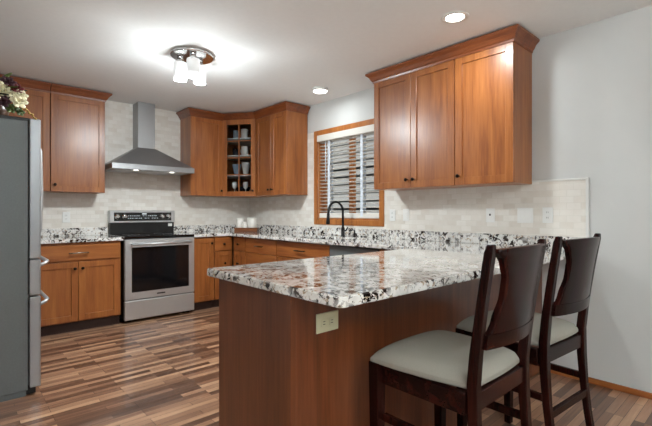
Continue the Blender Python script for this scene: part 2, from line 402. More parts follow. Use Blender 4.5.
def upper(label, loc, rz, w, d, doors, ends='LR', name='upper_cabinet', group=None):
    """local: x 0..w, back at y=0, front -d, z absolute"""
    t_ = thing(name, label, 'cabinet', loc, rz, group)
    zb = loc[2]
    MB().box(0, w, -d+.021, -.010, 0, UT-zb, .001).build('body', M['cherry'], t_)
    for (a, b_, kn) in doors: door(a, b_, .0, UT-zb-.004, -d+.02, t_, knobs=kn)
    p = [(w, -d)] if 'R' not in ends else [(w, -.012), (w, -d)]
    q = [(0, -d)] if 'L' not in ends else [(0, -d), (0, -.012)]
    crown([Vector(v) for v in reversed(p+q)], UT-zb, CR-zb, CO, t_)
    return t_
KZ = .07
# left of hood: visible single door cabinet + cabinet running behind the fridge
upper('cherry wall cabinet with one broad shaker door between fridge and range hood', (-2.495, 0, UB), 0, .495, .33, [(0, .495, [(.035, KZ)])], 'R')
upper('cherry wall cabinet half hidden behind the flowers on the fridge', (-3.42, 0, UB), 0, .92, .33, [(0, .46, [(.42, KZ)]), (.46, .92, [(.50, KZ)])], '')
# right of hood up to corner
upper('cherry wall cabinet with one plain door just right of the range hood', (-1.037, 0, UB), 0, .437, .33, [(0, .437, [(.405, KZ)])], 'L')
# corner diagonal glass cabinet
cg = thing('corner_cabinet', 'diagonal corner wall cabinet with a glass-paned door and dishes inside', 'cabinet', (0, 0, UB))
c = MB(); hgt = UT-UB
CY = .70
outl = [(-.6, -.009), (-.6, -.32), (-.335, -CY), (-.009, -CY), (-.009, -.009)]
c.prism(outl, 0, .018); c.prism(outl, hgt-.018, hgt)
c.box(-.599, -.585, -.32, -.009, 0, hgt).box(-.335+.01, -.009, -CY, -CY+.014, 0, hgt).box(-.585, -.009, -.016, -.009, 0, hgt).box(-.016, -.009, -CY+.014, -.016, 0, hgt)
c.build('body', M['cherry'], cg)
for z in (.27, .535, .76):
    MB().prism([(-.583, -.018), (-.583, -.31), (-.33, -CY+.03), (-.018, -CY+.03), (-.018, -.018)], z-.006, z+.006).build('shelf', M['plate'], cg)
gd = bpy.data.objects.new('glass_door', None)
# door built in a frame running along the diagonal
p0 = Vector((-.6, -.33, 0)); p1 = Vector((-.33, -CY, 0)); dl = (p1-p0).length; ang = math.atan2((p1-p0).y, (p1-p0).x)
Md = Matrix.Translation(p0) @ Matrix.Rotation(ang, 4, 'Z')
dm = MB(); rl = .062
tmp = MB()
tmp.box(0, rl, -.012, .01, 0, hgt-.004, .002).box(dl-rl, dl, -.012, .01, 0, hgt-.004, .002).box(rl, dl-rl, -.012, .01, 0, rl, .002).box(rl, dl-rl, -.012, .01, hgt-.004-rl, hgt-.004, .002)
tmp.box(dl/2-.006, dl/2+.006, -.010, .002, rl, hgt-rl)
for k in (1, 2, 3):
    z = rl+(hgt-2*rl)*k/4; tmp.box(rl, dl-rl, -.010, .002, z-.005, z+.005)
bmesh.ops.transform(tmp.bm, matrix=Md, verts=tmp.bm.verts); gdo = tmp.build('door', M['cherry'], cg)
tmp = MB().box(rl, dl-rl, .003, .006, rl, hgt-rl); bmesh.ops.transform(tmp.bm, matrix=Md, verts=tmp.bm.verts); tmp.build('glass_pane', M['glass'], gdo)
tmp = MB().lathe([(.007, 0), (.006, .014), (.014, .022), (.012, .03), (.004, .033)], (dl-.03, -.012, KZ), 16, '-y'); bmesh.ops.transform(tmp.bm, matrix=Md, verts=tmp.bm.verts); tmp.build('knob', M['bronze'], gdo)
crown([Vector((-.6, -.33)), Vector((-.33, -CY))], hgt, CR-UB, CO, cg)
# dishes behind the glass
def bowl(x, y, z, r, h, mat, label, cat='bowl', nm='bowl', group=None):
    o = MB().lathe([(r*.5, 0), (r*.55, .005), (r*.95, h*.8), (r, h), (r*.93, h), (r*.5, .012)], (0, 0, 0), 20).build(nm, mat); o.location = (x, y, z); return tag(o, label, cat, group)
def mug(x, y, z, r, h, mat, label, group=None):
    o = MB().lathe([(r*.9, 0), (r, .01), (r, h), (r*.9, h), (r*.88, .01)], (0, 0, 0), 20).tube([(r*.9*math.cos(a_)*0+r*.95+.022*math.sin(q), 0, h*.5+.028*math.cos(q)) for q in [i*PI/8 for i in range(9)] for a_ in (0,)], .005, 8).build('mug', mat); o.location = (x, y, z); o.rotation_euler = (0, 0, random.uniform(0, 3)); return tag(o, label, 'mug', group)
def glass(x, y, z, label, group):
    o = MB().lathe([(.03, 0), (.032, .003), (.004, .01), (.004, .07), (.03, .1), (.036, .14), (.03, .17), (.028, .17), (.033, .14), (.026, .102)], (0, 0, 0), 20).build('wine_glass', M['ceramic']); o.location = (x, y, z); return tag(o, label, 'glass', group)
D = Vector((.7071, .7071, 0)); T = Vector((.7071, -.7071, 0)); c0 = Vector((-.465, -.515, 0))
def dp(t_, d_): v = c0 + T*t_ + D*d_; return v.x, v.y
x, y = dp(-.06, .08); mug(x, y, UB+.768, .042, .1, M['glaze'], 'blue-grey mug on the top shelf, left behind the glass cabinet door')
x, y = dp(.05, .08); mug(x, y, UB+.768, .046, .12, M['ceramic'], 'white mug on the top shelf, right behind the glass cabinet door')
x, y = dp(.06, .05); mug(x, y, UB+.543, .045, .11, M['ceramic'], 'white mug on the second shelf behind the glass cabinet door')
x, y = dp(-.07, .10); mug(x, y, UB+.543, .044, .09, M['darkcer'], 'dark mug on the second shelf behind the glass cabinet door')
x, y = dp(-.06, .11); bowl(x, y, UB+.278, .06, .15, M['glaze'], 'tall pale blue jug-like bowl on the third shelf of the glass cabinet', 'bowl')
x, y = dp(.06, .11); bowl(x, y, UB+.278, .055, .17, M['ceramic'], 'tall white vessel on the third shelf of the glass cabinet', 'vessel', 'vessel')
x, y = dp(0, .20); bowl(x, y, UB+.018, .10, .11, M['darkcer'], 'dark bowl on the bottom shelf of the glass cabinet')
x, y = dp(-.075, .055); glass(x, y, UB+.018, 'white stemmed goblet at bottom left behind the glass cabinet door', 'stemmed goblets in the corner cabinet')
x, y = dp(.07, .06); glass(x, y, UB+.018, 'white stemmed goblet at bottom right behind the glass cabinet door', 'stemmed goblets in the corner cabinet')
# right wall, near the corner (local x = distance along -y)
upper('cherry two-door wall cabinet between the corner cabinet and the window', (0, -.703, UB), RW, .665, .33, [(.0, .34, [(.305, KZ)]), (.34, .665, [(.375, KZ)])], 'R')
# right wall, over the counter
upper('large cherry three-door wall cabinet right of the window', (0, -2.735, UB), RW, 1.305, .33,
      [(0, .42, [(.385, KZ)]), (.42, .84, [(.455, KZ)]), (.845, 1.305, [(.88, KZ)])], 'LR')

def base(label, loc, rz, w, d, fronts, group=None, zt=.876):
    t_ = thing('base_cabinet', label, 'cabinet', loc, rz, group)
    MB().box(0, w, -d+.022, -.003, .1, zt, .001).build('body', M['cherry'], t_)
    MB().box(.002, w-.002, -d+.075, -d+.06, 0, .1).box(.0, .016, -d+.075, -.01, 0, .1).box(w-.016, w, -d+.075, -.01, 0, .1).build('toe_kick', M['toe'], t_)
    for fr in fronts:
        if fr[0] == 'door': door(fr[1], fr[2], fr[3], fr[4], -d+.02, t_, knobs=fr[5])
        else: slab(fr[1], fr[2], fr[3], fr[4], -d+.02, t_, handle=fr[5], hm=M['nickel'] if len(fr) > 6 else None)
    return t_
BD = .63
base('cherry base cabinet with one wide drawer over two doors, left of the stove', (-2.72, 0, 0), 0, .795, BD+.01,
     [('drawer', .03, .785, .70, .855, .17, 1), ('door', .03, .408, .11, .69, [(.375, .625)]), ('door', .408, .785, .11, .69, [(.441, .625)])])
base('cherry base cabinet hidden mostly behind the refrigerator', (-3.64, 0, 0), 0, .915, BD+.01,
     [('drawer', .01, .905, .70, .855, .17, 1), ('door', .01, .455, .11, .69, []), ('door', .455, .905, .11, .69, [])])
base('narrow cherry base cabinet with a single tall door just right of the stove', (-1.132, 0, 0), 0, .258, BD,
     [('door', .004, .254, .11, .865, [(.22, .80)])])
base('cherry corner base cabinet leaf on the back wall with knobbed drawer over door', (-.872, 0, 0), 0, .245, BD,
     [('drawer', .004, .243, .70, .865, 'knob'), ('door', .004, .243, .11, .695, [(.135, .545)])])
base('cherry corner base cabinet leaf facing the peninsula, knobbed drawer over door', (0, -.63, 0), RW, .31, BD,
     [('drawer', .03, .306, .70, .865, 'knob'), ('door', .03, .306, .11, .695, [(.16, .545)])])
base('cherry drawer stack under the counter between corner and sink', (0, -.943, 0), RW, .645, BD,
     [('drawer', .004, .641, .70, .865, .16), ('drawer', .004, .641, .41, .695, .16), ('drawer', .004, .641, .11, .405, .16)])
base('cherry sink base cabinet with a pulled false drawer over two doors', (0, -1.59, 0), RW, .86, BD,
     [('drawer', .004, .856, .70, .865, .16), ('door', .004, .43, .11, .695, [(.39, .62)]), ('door', .43, .856, .11, .695, [(.47, .62)])], zt=.70)
dw = thing('dishwasher', 'stainless steel dishwasher front beside the sink cabinet', 'dishwasher', (0, -2.455, 0), RW)
MB().box(.003, .597, -.6, -.03, .1, .87).build('body', M['blackpl'], dw)
MB().box(.003, .597, -.64, -.6, .12, .865, .006).build('door', M['fridgeside'], dw)
MB().box(.02, .58, -.55, -.53, 0, .1).build('toe_kick', M['blackpl'], dw)
base('cherry base cabinet between dishwasher and peninsula', (0, -3.058, 0), RW, .47, BD, [('door', .004, .44, .11, .865, [(.04, .8)])])

# peninsula cabinet: x -2.33..-.02, y -3.55..-4.11
pc = thing('peninsula_cabinet', 'cherry panelled peninsula base carrying the long granite bar top', 'cabinet', (-2.33, -4.11, 0))
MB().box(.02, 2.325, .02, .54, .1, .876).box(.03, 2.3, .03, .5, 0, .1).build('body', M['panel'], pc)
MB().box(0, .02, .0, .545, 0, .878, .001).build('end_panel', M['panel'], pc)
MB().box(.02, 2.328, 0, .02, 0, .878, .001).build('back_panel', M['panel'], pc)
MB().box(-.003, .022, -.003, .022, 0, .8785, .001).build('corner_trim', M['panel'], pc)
for a, b_ in ((.02, .55), (.55, 1.1), (1.1, 1.62)):
    g = MB().box(a+.002, b_-.002, .54, .56, .70, .865, .003).build('drawer', M['cherry_h'], pc)
    g = MB().box(a+.002, b_-.002, .54, .56, .11, .69, .003).build('door', M['cherry'], pc)

# ------------------------------------------------------------------ worktops
def slabpoly(name, outer, holes, z0, z1, bev, mat, parent):
    b = bmesh.new(); es = []
    for loop in [outer]+holes:
        vs = [b.verts.new((x, y, z1)) for x, y in loop]
        es += [b.edges.new((vs[i], vs[(i+1) % len(vs)])) for i in range(len(vs))]
    bmesh.ops.triangle_fill(b, use_beauty=True, edges=es)
    r = bmesh.ops.extrude_face_region(b, geom=list(b.faces))
    vs = [v for v in r['geom'] if isinstance(v, bmesh.types.BMVert)]
    bmesh.ops.translate(b, verts=vs, vec=(0, 0, z0-z1)); bmesh.ops.recalc_face_normals(b, faces=b.faces)
    edges = [e for e in b.edges if len(e.link_faces) == 2 and e.calc_face_angle() > .5 and abs(e.verts[0].co.z-e.verts[1].co.z) < 1e-5]
    bmesh.ops.bevel(b, geom=edges, offset=bev, segments=3, affect='EDGES')
    mb = MB(); mb.merge(b); return mb.build(name, mat, parent)
def arc(cx, cy, r, a0, a1, n=6): return [(cx+r*math.cos(math.radians(a0+(a1-a0)*i/n)), cy+r*math.sin(math.radians(a0+(a1-a0)*i/n))) for i in range(n+1)]
CT, CB = .914, .879
wt = thing('granite_worktop', 'white granite worktop running from stove round the corner, past the sink, out over the peninsula', 'worktop', (0, 0, 0))
outer = [(-1.138, -.002), (-1.138, -.655)] + [(-.69, -.655)] + [(-.69, -3.5)] + arc(-2.36+.008, -3.508, .008, 90, 180, 3) + arc(-2.36+.018, -4.382, .018, 180, 270) + [(-.002, -4.4), (-.002, -.002)]
sy0, sy1 = -2.43, -1.79
hole = [(-.59, sy0), (-.2, sy0), (-.2, sy1), (-.59, sy1)]
slabpoly('countertop', outer, [hole], CB, CT, .004, M['granite'], wt)
SPT = 1.0
MB().box(-1.138, -.03, -.03, -.010, CT, SPT, .003).build('back_splash', M['granite'], wt)
MB().box(-.03, -.010, -4.4, -.010, CT, SPT, .003).build('side_splash', M['granite'], wt)
wl = thing('granite_worktop', 'short white granite worktop between refrigerator and stove', 'worktop', (0, 0, 0))
slabpoly('countertop', [(-3.655, -.002), (-3.655, -.655), (-1.905, -.655), (-1.905, -.002)], [], CB, CT, .004, M['granite'], wl)
MB().box(-3.655, -1.905, -.03, -.010, CT, SPT, .003).build('back_splash', M['granite'], wl)
sk = thing('kitchen_sink', 'undermount steel sink basin set in the granite below the window', 'sink', (-.395, -2.11, .71))
MB().box(-.21, .21, -.335, .335, 0, .004).box(-.215, -.205, -.335, .335, 0, .168).box(.205, .215, -.335, .335, 0, .168).box(-.21, .21, -.34, -.33, 0, .168).box(-.21, .21, .33, .34, 0, .168).build('basin', M['steel'], sk)
MB().cyl((0, 0, .004), (0, 0, .008), .045).build('drain', M['chrome'], sk)
# faucet
fa = thing('kitchen_faucet', 'matte black gooseneck faucet with pull-down spray head behind the sink', 'faucet', (-.125, -2.11, CT))
MB().lathe([(.027, 0), (.027, .006), (.02, .012), (.02, .09), (.014, .1), (.014, .1)], (0, 0, 0)).build('base', M['faucet'], fa)
pts = [(0, 0, .09), (0, 0, .2)] + [(-.105+.105*math.cos(q), 0, .265+.105*math.sin(q)) for q in [i*PI/14 for i in range(14)]] + [(-.21, 0, .262), (-.212, 0, .235)]
MB().tube(pts, .0125, 14).build('neck', M['faucet'], fa)
MB().tube([(-.212, 0, .245), (-.214, 0, .2), (-.218, 0, .15), (-.218, 0, .135)], [.015, .017, .022, .02], 14).build('spray_head', M['faucet'], fa)
MB().tube([(0, -.015, .06), (0, -.05, .066), (0, -.075, .1)], [.011, .008, .006], 10).build('lever', M['faucet'], fa)
sd_ = thing('soap_dispenser', 'short black soap dispenser pump right of the faucet', 'soap dispenser', (-.11, -2.27, CT))
MB().lathe([(.02, 0), (.02, .004), (.013, .008), (.013, .04), (.008, .045), (.008, .07)], (0, 0, 0)).build('base', M['faucet'], sd_)
MB().tube([(.0, 0, .07), (-.03, 0, .075), (-.06, 0, .065)], .006, 10).build('spout', M['faucet'], sd_)

# ------------------------------------------------------------------ range
ra = thing('electric_range', 'stainless freestanding range with black glass cooktop and oven window', 'stove', (-1.9, 0, 0))
RW_ = .76
MB().box(.002, RW_-.002, -.62, -.02, .03, .9, .003).box(.03, .09, -.58, -.52, 0, .03).box(.67, .73, -.58, -.52, 0, .03).box(.03, .09, -.12, -.06, 0, .03).box(.67, .73, -.12, -.06, 0, .03).build('body', M['blackpl'], ra)
MB().box(-.0, RW_, -.665, -.06, .895, .917, .004).build('cooktop', M['blackglass'], ra)
for cx, cy, r in ((.2, -.48, .11), (.56, -.48, .09), (.2, -.22, .09), (.56, -.22, .1)):
    MB().lathe([(r, 0), (r, .0008), (r-.004, .0008), (r-.004, 0)], (cx, cy, .917), 32, cap=False).build('burner_ring', simple('burner_mark', (70, 70, 72), .3) if 'burner' not in M else M['burner'], ra)
bgp = MB().box(.012, RW_-.012, -.085, -.012, .917, 1.055, .002)
bgp.build('riser_panel', M['blackpl'], ra)
bf = MB().box(.004, RW_-.004, -.095, -.012, 1.05, 1.195, .006)
bfo = bf.build('control_panel', M['steel_h'], ra)
MB().box(.05, RW_-.05, -.099, -.094, 1.072, 1.172, .002).build('display_glass', M['blackglass'], bfo)
dg = MB()
for r_ in range(2):
    for k in range(17):
        if random.random() < .8: dg.box(.2+k*.021, .2+k*.021+random.uniform(.006, .014), -.1, -.0985, 1.10+r_*.028, 1.107+r_*.028)
dg.box(.36, .41, -.1, -.0985, 1.148, 1.162)
dg.build('display_marks', M['digits'], bfo)
for kx in (.085, .165, .595, .675):
    MB().lathe([(.031, 0), (.031, .006), (.025, .008), (.023, .026), (.014, .028)], (kx, -.099, 1.122), 20, '-y').box(kx-.003, kx+.003, -.129, -.126, 1.122, 1.14).build('control_knob', M['chrome'], bfo)
MB().box(RW_-.085, RW_-.035, -.0865, -.084, 1.0, 1.035).build('energy_label', M['white'], ra)
od = MB().box(.002, RW_-.002, -.668, -.622, .245, .885, .006).build('oven_door', M['steel_h'], ra)
MB().box(.07, RW_-.07, -.6705, -.667, .325, .80, .004).build('oven_window', M['ovenglass'], od)
h = MB().tube([(.06, -.715, .835), (.7, -.715, .835)], .012, 12)
h.box(.06, .085, -.715, -.668, .825, .845, .003).box(.675, .70, -.715, -.668, .825, .845, .003).build('handle', M['steel_h'], od)
MB().box(.33, .42, -.6695, -.6675, .278, .292).build('badge', M['blackpl'], od)
dr = MB().box(.002, RW_-.002, -.668, -.622, .035, .235, .006).build('storage_drawer', M['steel_h'], ra)

# range hood
hd = thing('range_hood', 'stainless pyramid chimney range hood mounted on the tiled wall over the stove', 'range hood', (-1.52, 0, 1.645))
hx = .455
b = bmesh.new()
def ring(x0, x1, y0, y1, z): return [b.verts.new(p) for p in ((x0, y0, z), (x1, y0, z), (x1, y1, z), (x0, y1, z))]
rs = [ring(-hx, hx, -.5, -.01, .045), ring(-hx, hx, -.5, -.01, .058), ring(-.105, .1, -.205, -.01, .29)]
for i in range(2):
    for k in range(4): b.faces.new((rs[i][k], rs[i][(k+1) % 4], rs[i+1][(k+1) % 4], rs[i+1][k]))
b.faces.new(rs[2]); b.faces.new(list(reversed(rs[0]))); bmesh.ops.recalc_face_normals(b, faces=b.faces)
mb = MB(); mb.merge(b); mb.build('canopy', M['hoodsteel'], hd)
MB().box(-hx, hx, -.5, -.01, 0, .045, .002).build('canopy_lip', M['hoodsteel'], hd)
MB().box(-.1, .095, -.2, -.01, .288, H-1.645, .002).build('chimney', M['hoodsteel'], hd)
MB().box(-hx+.05, hx-.05, -.40, -.05, -.004, 0).build('filter', M['steel'], hd)
for x in (-.2, .2):
    MB().cyl((x, -.45, -.005), (x, -.45, .001), .024).build('hood_lamp', M['hoodlamp'], hd)

# ------------------------------------------------------------------ refrigerator (faces +x)
FX0, FX1 = -3.62, -2.803
fr = thing('refrigerator', 'tall stainless french-door refrigerator with two freezer drawers, seen from its grey side', 'refrigerator', (FX0, -2.06, 0), 0)
FW = .91
MB().box(0, .75, 0, FW, .04, 1.755, .004).box(.02, .74, .02, FW-.02, 0, .04).build('body', M['fridgeside'], fr)
MB().box(.6, .76, .02, .10, 1.755, 1.778, .004).build('hinge_cover', M['blackpl'], fr)
MB().box(.6, .76, FW-.10, FW-.02, 1.755, 1.778, .004).build('hinge_cover', M['blackpl'], fr)
for (y0, y1) in ((0, FW/2-.002), (FW/2+.002, FW)):
    do = MB().box(.757, .817, y0, y1, .877, 1.775, .008, seg=2).build('door', M['fridgedoor'], fr)
    yc = FW/2-.045 if y0 == 0 else FW/2+.045
    MB().tube([(.815, yc, .98), (.845, yc, .985), (.868, yc, 1.05), (.875, yc, 1.33), (.868, yc, 1.62), (.845, yc, 1.685), (.815, yc, 1.69)], .0105, 12).build('handle', M['steel'], do)
for (z0, z1, zh) in ((.64, .87, .845), (.05, .632, .59)):
    do = MB().box(.757, .817, 0, FW, z0, z1, .008, seg=2).build('freezer_drawer', M['fridgedoor'], fr)
    MB().tube([(.815, .05, zh-.02), (.85, .055, zh-.005), (.868, .12, zh), (.872, FW/2, zh), (.868, FW-.12, zh), (.85, FW-.055, zh-.005), (.815, FW-.05, zh-.02)], .0115, 12).build('handle', M['steel'], do)
MB().box(.745, .76, 0.004, FW-.004, .86, .885).build('gasket', M['blackpl'], fr)
MB().box(.745, .76, .004, FW-.004, .625, .65).build('gasket', M['blackpl'], fr)
MB().box(.74, .79, .01, FW-.01, .012, .046).build('base_grille', M['blackpl'], fr)

# flowers on the refrigerator
fl = thing('flower_arrangement', 'cream and dark red silk flower arrangement on top of the refrigerator', 'flowers', (-3.05, -1.93, 1.757))
MB().lathe([(.06, 0), (.09, .03), (.1, .08), (.07, .13), (.05, .15), (.045, .15), (.06, .12), (.06, .02)], (0, 0, 0)).build('vase', M['vase'], fl)
R = random.Random(3)
def blossom(c, r, mat, n=9, nm='blossom'):
    mb = MB(); c = Vector(c)
    for ring_, (nn, tilt, rr) in enumerate(((6, .3, r*1.1), (5, .8, r*.8), (3, 1.2, r*.45))):
        for k in range(nn):
            a = 2*PI*k/nn+ring_*.4
            b = bmesh.new(); bmesh.ops.create_uvsphere(b, u_segments=8, v_segments=5, radius=.5)
            m = Matrix.Translation(c) @ M0 @ Matrix.Rotation(a, 4, 'Z') @ Matrix.Rotation(-tilt, 4, 'Y') @ Matrix.Translation((rr*.5, 0, 0)) @ Matrix.Diagonal((rr, rr*.7, rr*.1, 1))
            mb.merge(b, m, smooth=True)
    return mb.build(nm, mat, fl)
def leafy(c, d, L, mat):
    mb = MB(); c = Vector(c); d = Vector(d).normalized()
    q = d.to_track_quat('X', 'Z').to_matrix().to_4x4()
    def fn(u, v, k):
        w_ = L*.22*math.sin(PI*min(1, u*.96+.03))*(v-.5)*2
        return Vector((u*L, w_, abs(v-.5)*L*.12-u*u*L*.25+(.0015 if k else 0)))
    b_ = MB(); b_.grid(fn, 6, 2); bmesh.ops.transform(b_.bm, matrix=Matrix.Translation(c) @ q, verts=b_.bm.verts)
    return b_.build('leaf', mat, fl)
camdir = Vector((-.25, -.9, .3)).normalized()
spots = [((.06, -.1, .17), .058, 'cream'), ((.13, -.11, .115), .052, 'cream'), ((.0, -.12, .2), .06, 'cream'), ((.145, -.1, .16), .04, 'cream'), ((.12, -.09, .2), .045, 'redp'), ((.08, -.1, .23), .045, 'purple'),
         ((.05, -.13, .1), .045, 'purple'), ((-.01, -.14, .11), .055, 'cream'), ((.0, -.13, .05), .04, 'redp'), ((.09, -.12, .065), .034, 'leaf'), ((-.09, -.1, .17), .06, 'redp'),
         ((-.12, -.06, .1), .06, 'cream'), ((-.02, .02, .26), .06, 'cream'), ((.1, .03, .2), .05, 'redp'), ((-.1, .08, .2), .055, 'cream'), ((.06, .1, .14), .05, 'purple'), ((.14, -.08, .06), .03, 'leaf')]
for c_, r_, mt in spots:
    nrm = (Vector(c_)-Vector((0, 0, .08))).normalized()*.6 + camdir*.6
    M0 = nrm.to_track_quat('Z', 'Y').to_matrix().to_4x4()
    blossom(c_, r_, M[mt])
for i in range(60):
    a = R.uniform(0, 2*PI); e_ = R.uniform(.12, 1.2)
    d = Vector((math.cos(a)*math.cos(e_), math.sin(a)*math.cos(e_), math.sin(e_)))
    p = Vector((0, 0, .12)) + d*R.uniform(.05, .1)
    leafy(p, d, R.uniform(.07, .13), M[R.choice(['leaf', 'leaf2', 'leaf2', 'leaf'])])
st = MB().tube([(0, 0, .1), (.09, -.09, .12), (.17, -.11, .08), (.215, -.12, .025)], .004, 8)
for k in range(7):
    t_ = k/6; p = Vector((.12+.1*t_, -.1-.02*t_, .115-.09*t_)); st.lathe([(.002, -.007), (.008, 0), (.002, .007)], p+Vector((0, R.uniform(-.01, .01), R.uniform(-.006, .006))), 8)
st.build('berry_stem', M['gold'], fl)

# ------------------------------------------------------------------ canisters on tray
tx, ty = -.37, -.545
ang = math.radians(-45)
ty_ = thing('wooden_tray', 'low brown wooden tray box in the counter corner under the canisters', 'tray', (-.36, -.53, CT), ang)
MB().box(-.15, .15, -.065, .065, 0, .045, .004).build('tray_box', M['tray'], ty_)
MB().box(-.155, .155, -.07, .07, .045, .056, .003).build('tray_top', M['tray'], ty_)
def canister(lx, ly, r, h_, label):
    v = Matrix.Rotation(ang, 4, 'Z') @ Vector((lx, ly, 0))
    t_ = thing('canister', label, 'canister', (-.36+v.x, -.53+v.y, CT+.056), 0, None)
    MB().lathe([(r*.95, 0), (r, .006), (r, h_*.86), (r*.96, h_*.87)], (0, 0, 0), 28).build('jar', M['ceramic'], t_)
    MB().lathe([(r*.98, h_*.872), (r*1.03, h_*.88), (r*1.03, h_*.97), (r*.9, h_), (r*.2, h_)], (0, 0, 0), 28).build('lid', M['ceramic'], t_)
canister(-.09, .012, .052, .125, 'white lidded canister at the left end of the wooden tray')
canister(.07, .006, .062, .135, 'widest white lidded canister at the right end of the wooden tray')
canister(-.02, -.03, .034, .08, 'smallest white canister at the middle of the wooden tray')

# ------------------------------------------------------------------ outlets and switches
def wallplate(name, label, cat, loc, rz, w, kind, mat, horizontal=False, group=None):
    t_ = thing(name, label, cat, loc, rz, group)
    hgt_ = .115
    if horizontal: w_, h_ = hgt_, w
    else: w_, h_ = w, hgt_
    MB().box(-w_/2, w_/2, -.006, 0, -h_/2, h_/2, .002).build('plate', mat, t_)
    if kind == 'outlet':
        for s_ in (-1, 1):
            cx, cz = (s_*.02, 0) if horizontal else (0, s_*.02)
            so = MB().box(cx-.014, cx+.014, -.0085, -.006, cz-.014, cz+.014, .001).build('socket', mat, t_)
            if horizontal: MB().box(cx-.007, cx+.004, -.0092, -.0084, .004, .0062).box(cx-.007, cx+.004, -.0092, -.0084, -.0062, -.004).build('slots', M['slot'], so)
            else: MB().box(-.0062, -.004, -.0092, -.0084, cz-.004, cz+.007).box(.004, .0062, -.0092, -.0084, cz-.004, cz+.007).build('slots', M['slot'], so)
    elif kind == 'rocker':
        n = max(1, round(w/.07)-0)
        for k in range(n if w > .1 else 1):
            cx = 0 if w < .1 else (k-.5)*.046
            MB().box(cx-.017, cx+.017, -.0095, -.006, -.033, .033, .0015).build('rocker_switch', mat, t_)
    elif kind == 'toggle':
        MB().box(-.005, .005, -.016, -.006, -.004, .012, .002).build('toggle', M['slot'], t_)
    return t_
wallplate('wall_outlet', 'white outlet plate on the tiled wall between refrigerator and stove', 'outlet', (-2.305, -.008, 1.12), 0, .072, 'outlet', M['plate'])
wallplate('wall_outlet', 'white outlet plate on the tile closest to the window casing', 'outlet', (-.008, -2.70, 1.145), RW, .072, 'outlet', M['plate'])
wallplate('light_switch', 'white rocker switch plate, second one right of the window', 'switch', (-.008, -2.865, 1.148), RW, .072, 'rocker', M['plate'])
wallplate('light_switch', 'white switch plate with a tiny dark toggle, under the middle of the large cabinet', 'switch', (-.008, -3.713, 1.15), RW, .072, 'toggle', M['plate'])
wallplate('light_switch', 'wide double rocker switch plate near the right end of the tile', 'switch', (-.008, -3.99, 1.15), RW, .118, 'rocker', M['plate'])
wallplate('wall_outlet', 'white outlet plate at the far right end of the tile behind the stools', 'outlet', (-.008, -4.152, 1.153), RW, .072, 'outlet', M['plate'])
wallplate('peninsula_outlet', 'almond outlet plate set sideways on the peninsula back panel', 'outlet', (-2.155, -4.11, .748), 0, .075, 'outlet', M['ivory'], True)

# ------------------------------------------------------------------ ceiling lights
fc = Vector((-1.775, -2.03, H)); FWD = Vector((.679, .734, 0)); RT = Vector((.734, -.679, 0))
ft = thing('ceiling_light', 'chrome flush ceiling light with three frosted cylinder shades', 'ceiling light', tuple(fc))
MB().lathe([(.165, -.028), (.17, -.024), (.17, -.004), (.16, 0)], (0, 0, 0), 48).build('base_plate', M['chrome'], ft)
for dv in (FWD*-.08+RT*.035, FWD*.085+RT*.035, RT*-.098):
    sh = MB().lathe([(.028, -.07), (.049, -.072), (.051, -.08), (.051, -.215), (.046, -.215), (.046, -.08), (.028, -.075)], (dv.x, dv.y, 0), 28, cap=False).build('lamp_shade', M['shade'], ft)
    MB().lathe([(.026, -.075), (.026, -.028)], (dv.x, dv.y, 0), 20).build('socket_cup', M['chrome'], ft)
    MB().lathe([(.012, -.075), (.014, -.1), (.028, -.14), (.028, -.17), (.014, -.19), (.002, -.192)], (dv.x, dv.y, 0), 18).build('bulb', M['bulb'], ft)
    lamp('flush_lamp', 'POINT', (dv.x, dv.y, -.235), LIGHT_FLUSH, .045, parent=ft)
    lamp('flush_down_lamp', 'SPOT', (dv.x, dv.y, -.222), LIGHT_FLUSH_DOWN, .045, parent=ft, spot=math.radians(172))
def can(loc, label, power, group='recessed ceiling lights'):
    t_ = thing('recessed_light', label, 'ceiling light', loc, 0, group)
    MB().lathe([(.06, -.002), (.066, -.008), (.088, -.006), (.09, 0), (.06, 0)], (0, 0, 0), 40, cap=False).build('trim_ring', M['white'], t_)
    MB().lathe([(.001, -.001), (.062, -.001), (.062, -.0035), (.001, -.0035)], (0, 0, 0), 40).build('diffuser', M['bulb'], t_)
    lamp('can_lamp', 'AREA', (0, 0, -.012), power, .12, parent=t_)
    return t_
can((-.765, -3.84, H), 'round recessed ceiling light above the large wall cabinet', LIGHT_CAN, None)
sdk = thing('disc_light', 'round white surface-mounted disc light on the ceiling over the sink', 'ceiling light', (-.38, -2.03, H))
MB().lathe([(.085, 0), (.085, -.022), (.08, -.028), (.072, -.028)], (0, 0, 0), 40).build('housing', M['white'], sdk)
MB().lathe([(.001, -.028), (.072, -.028), (.069, -.034), (.001, -.036)], (0, 0, 0), 40).build('diffuser', M['bulb'], sdk)
lamp('disc_lamp', 'AREA', (0, 0, -.045), LIGHT_DISC, .13, parent=sdk)
for i, (x, y) in enumerate(((-2.0, -7.0), (-2.0, -8.4), (-4.4, -8.4))):  # unseen cans added to lift the general light of the room
    can((x, y, H), 'round recessed fill light added out of view over the dining end behind the viewer', LIGHT_REAR_FILL, 'added fill lights behind the viewer')

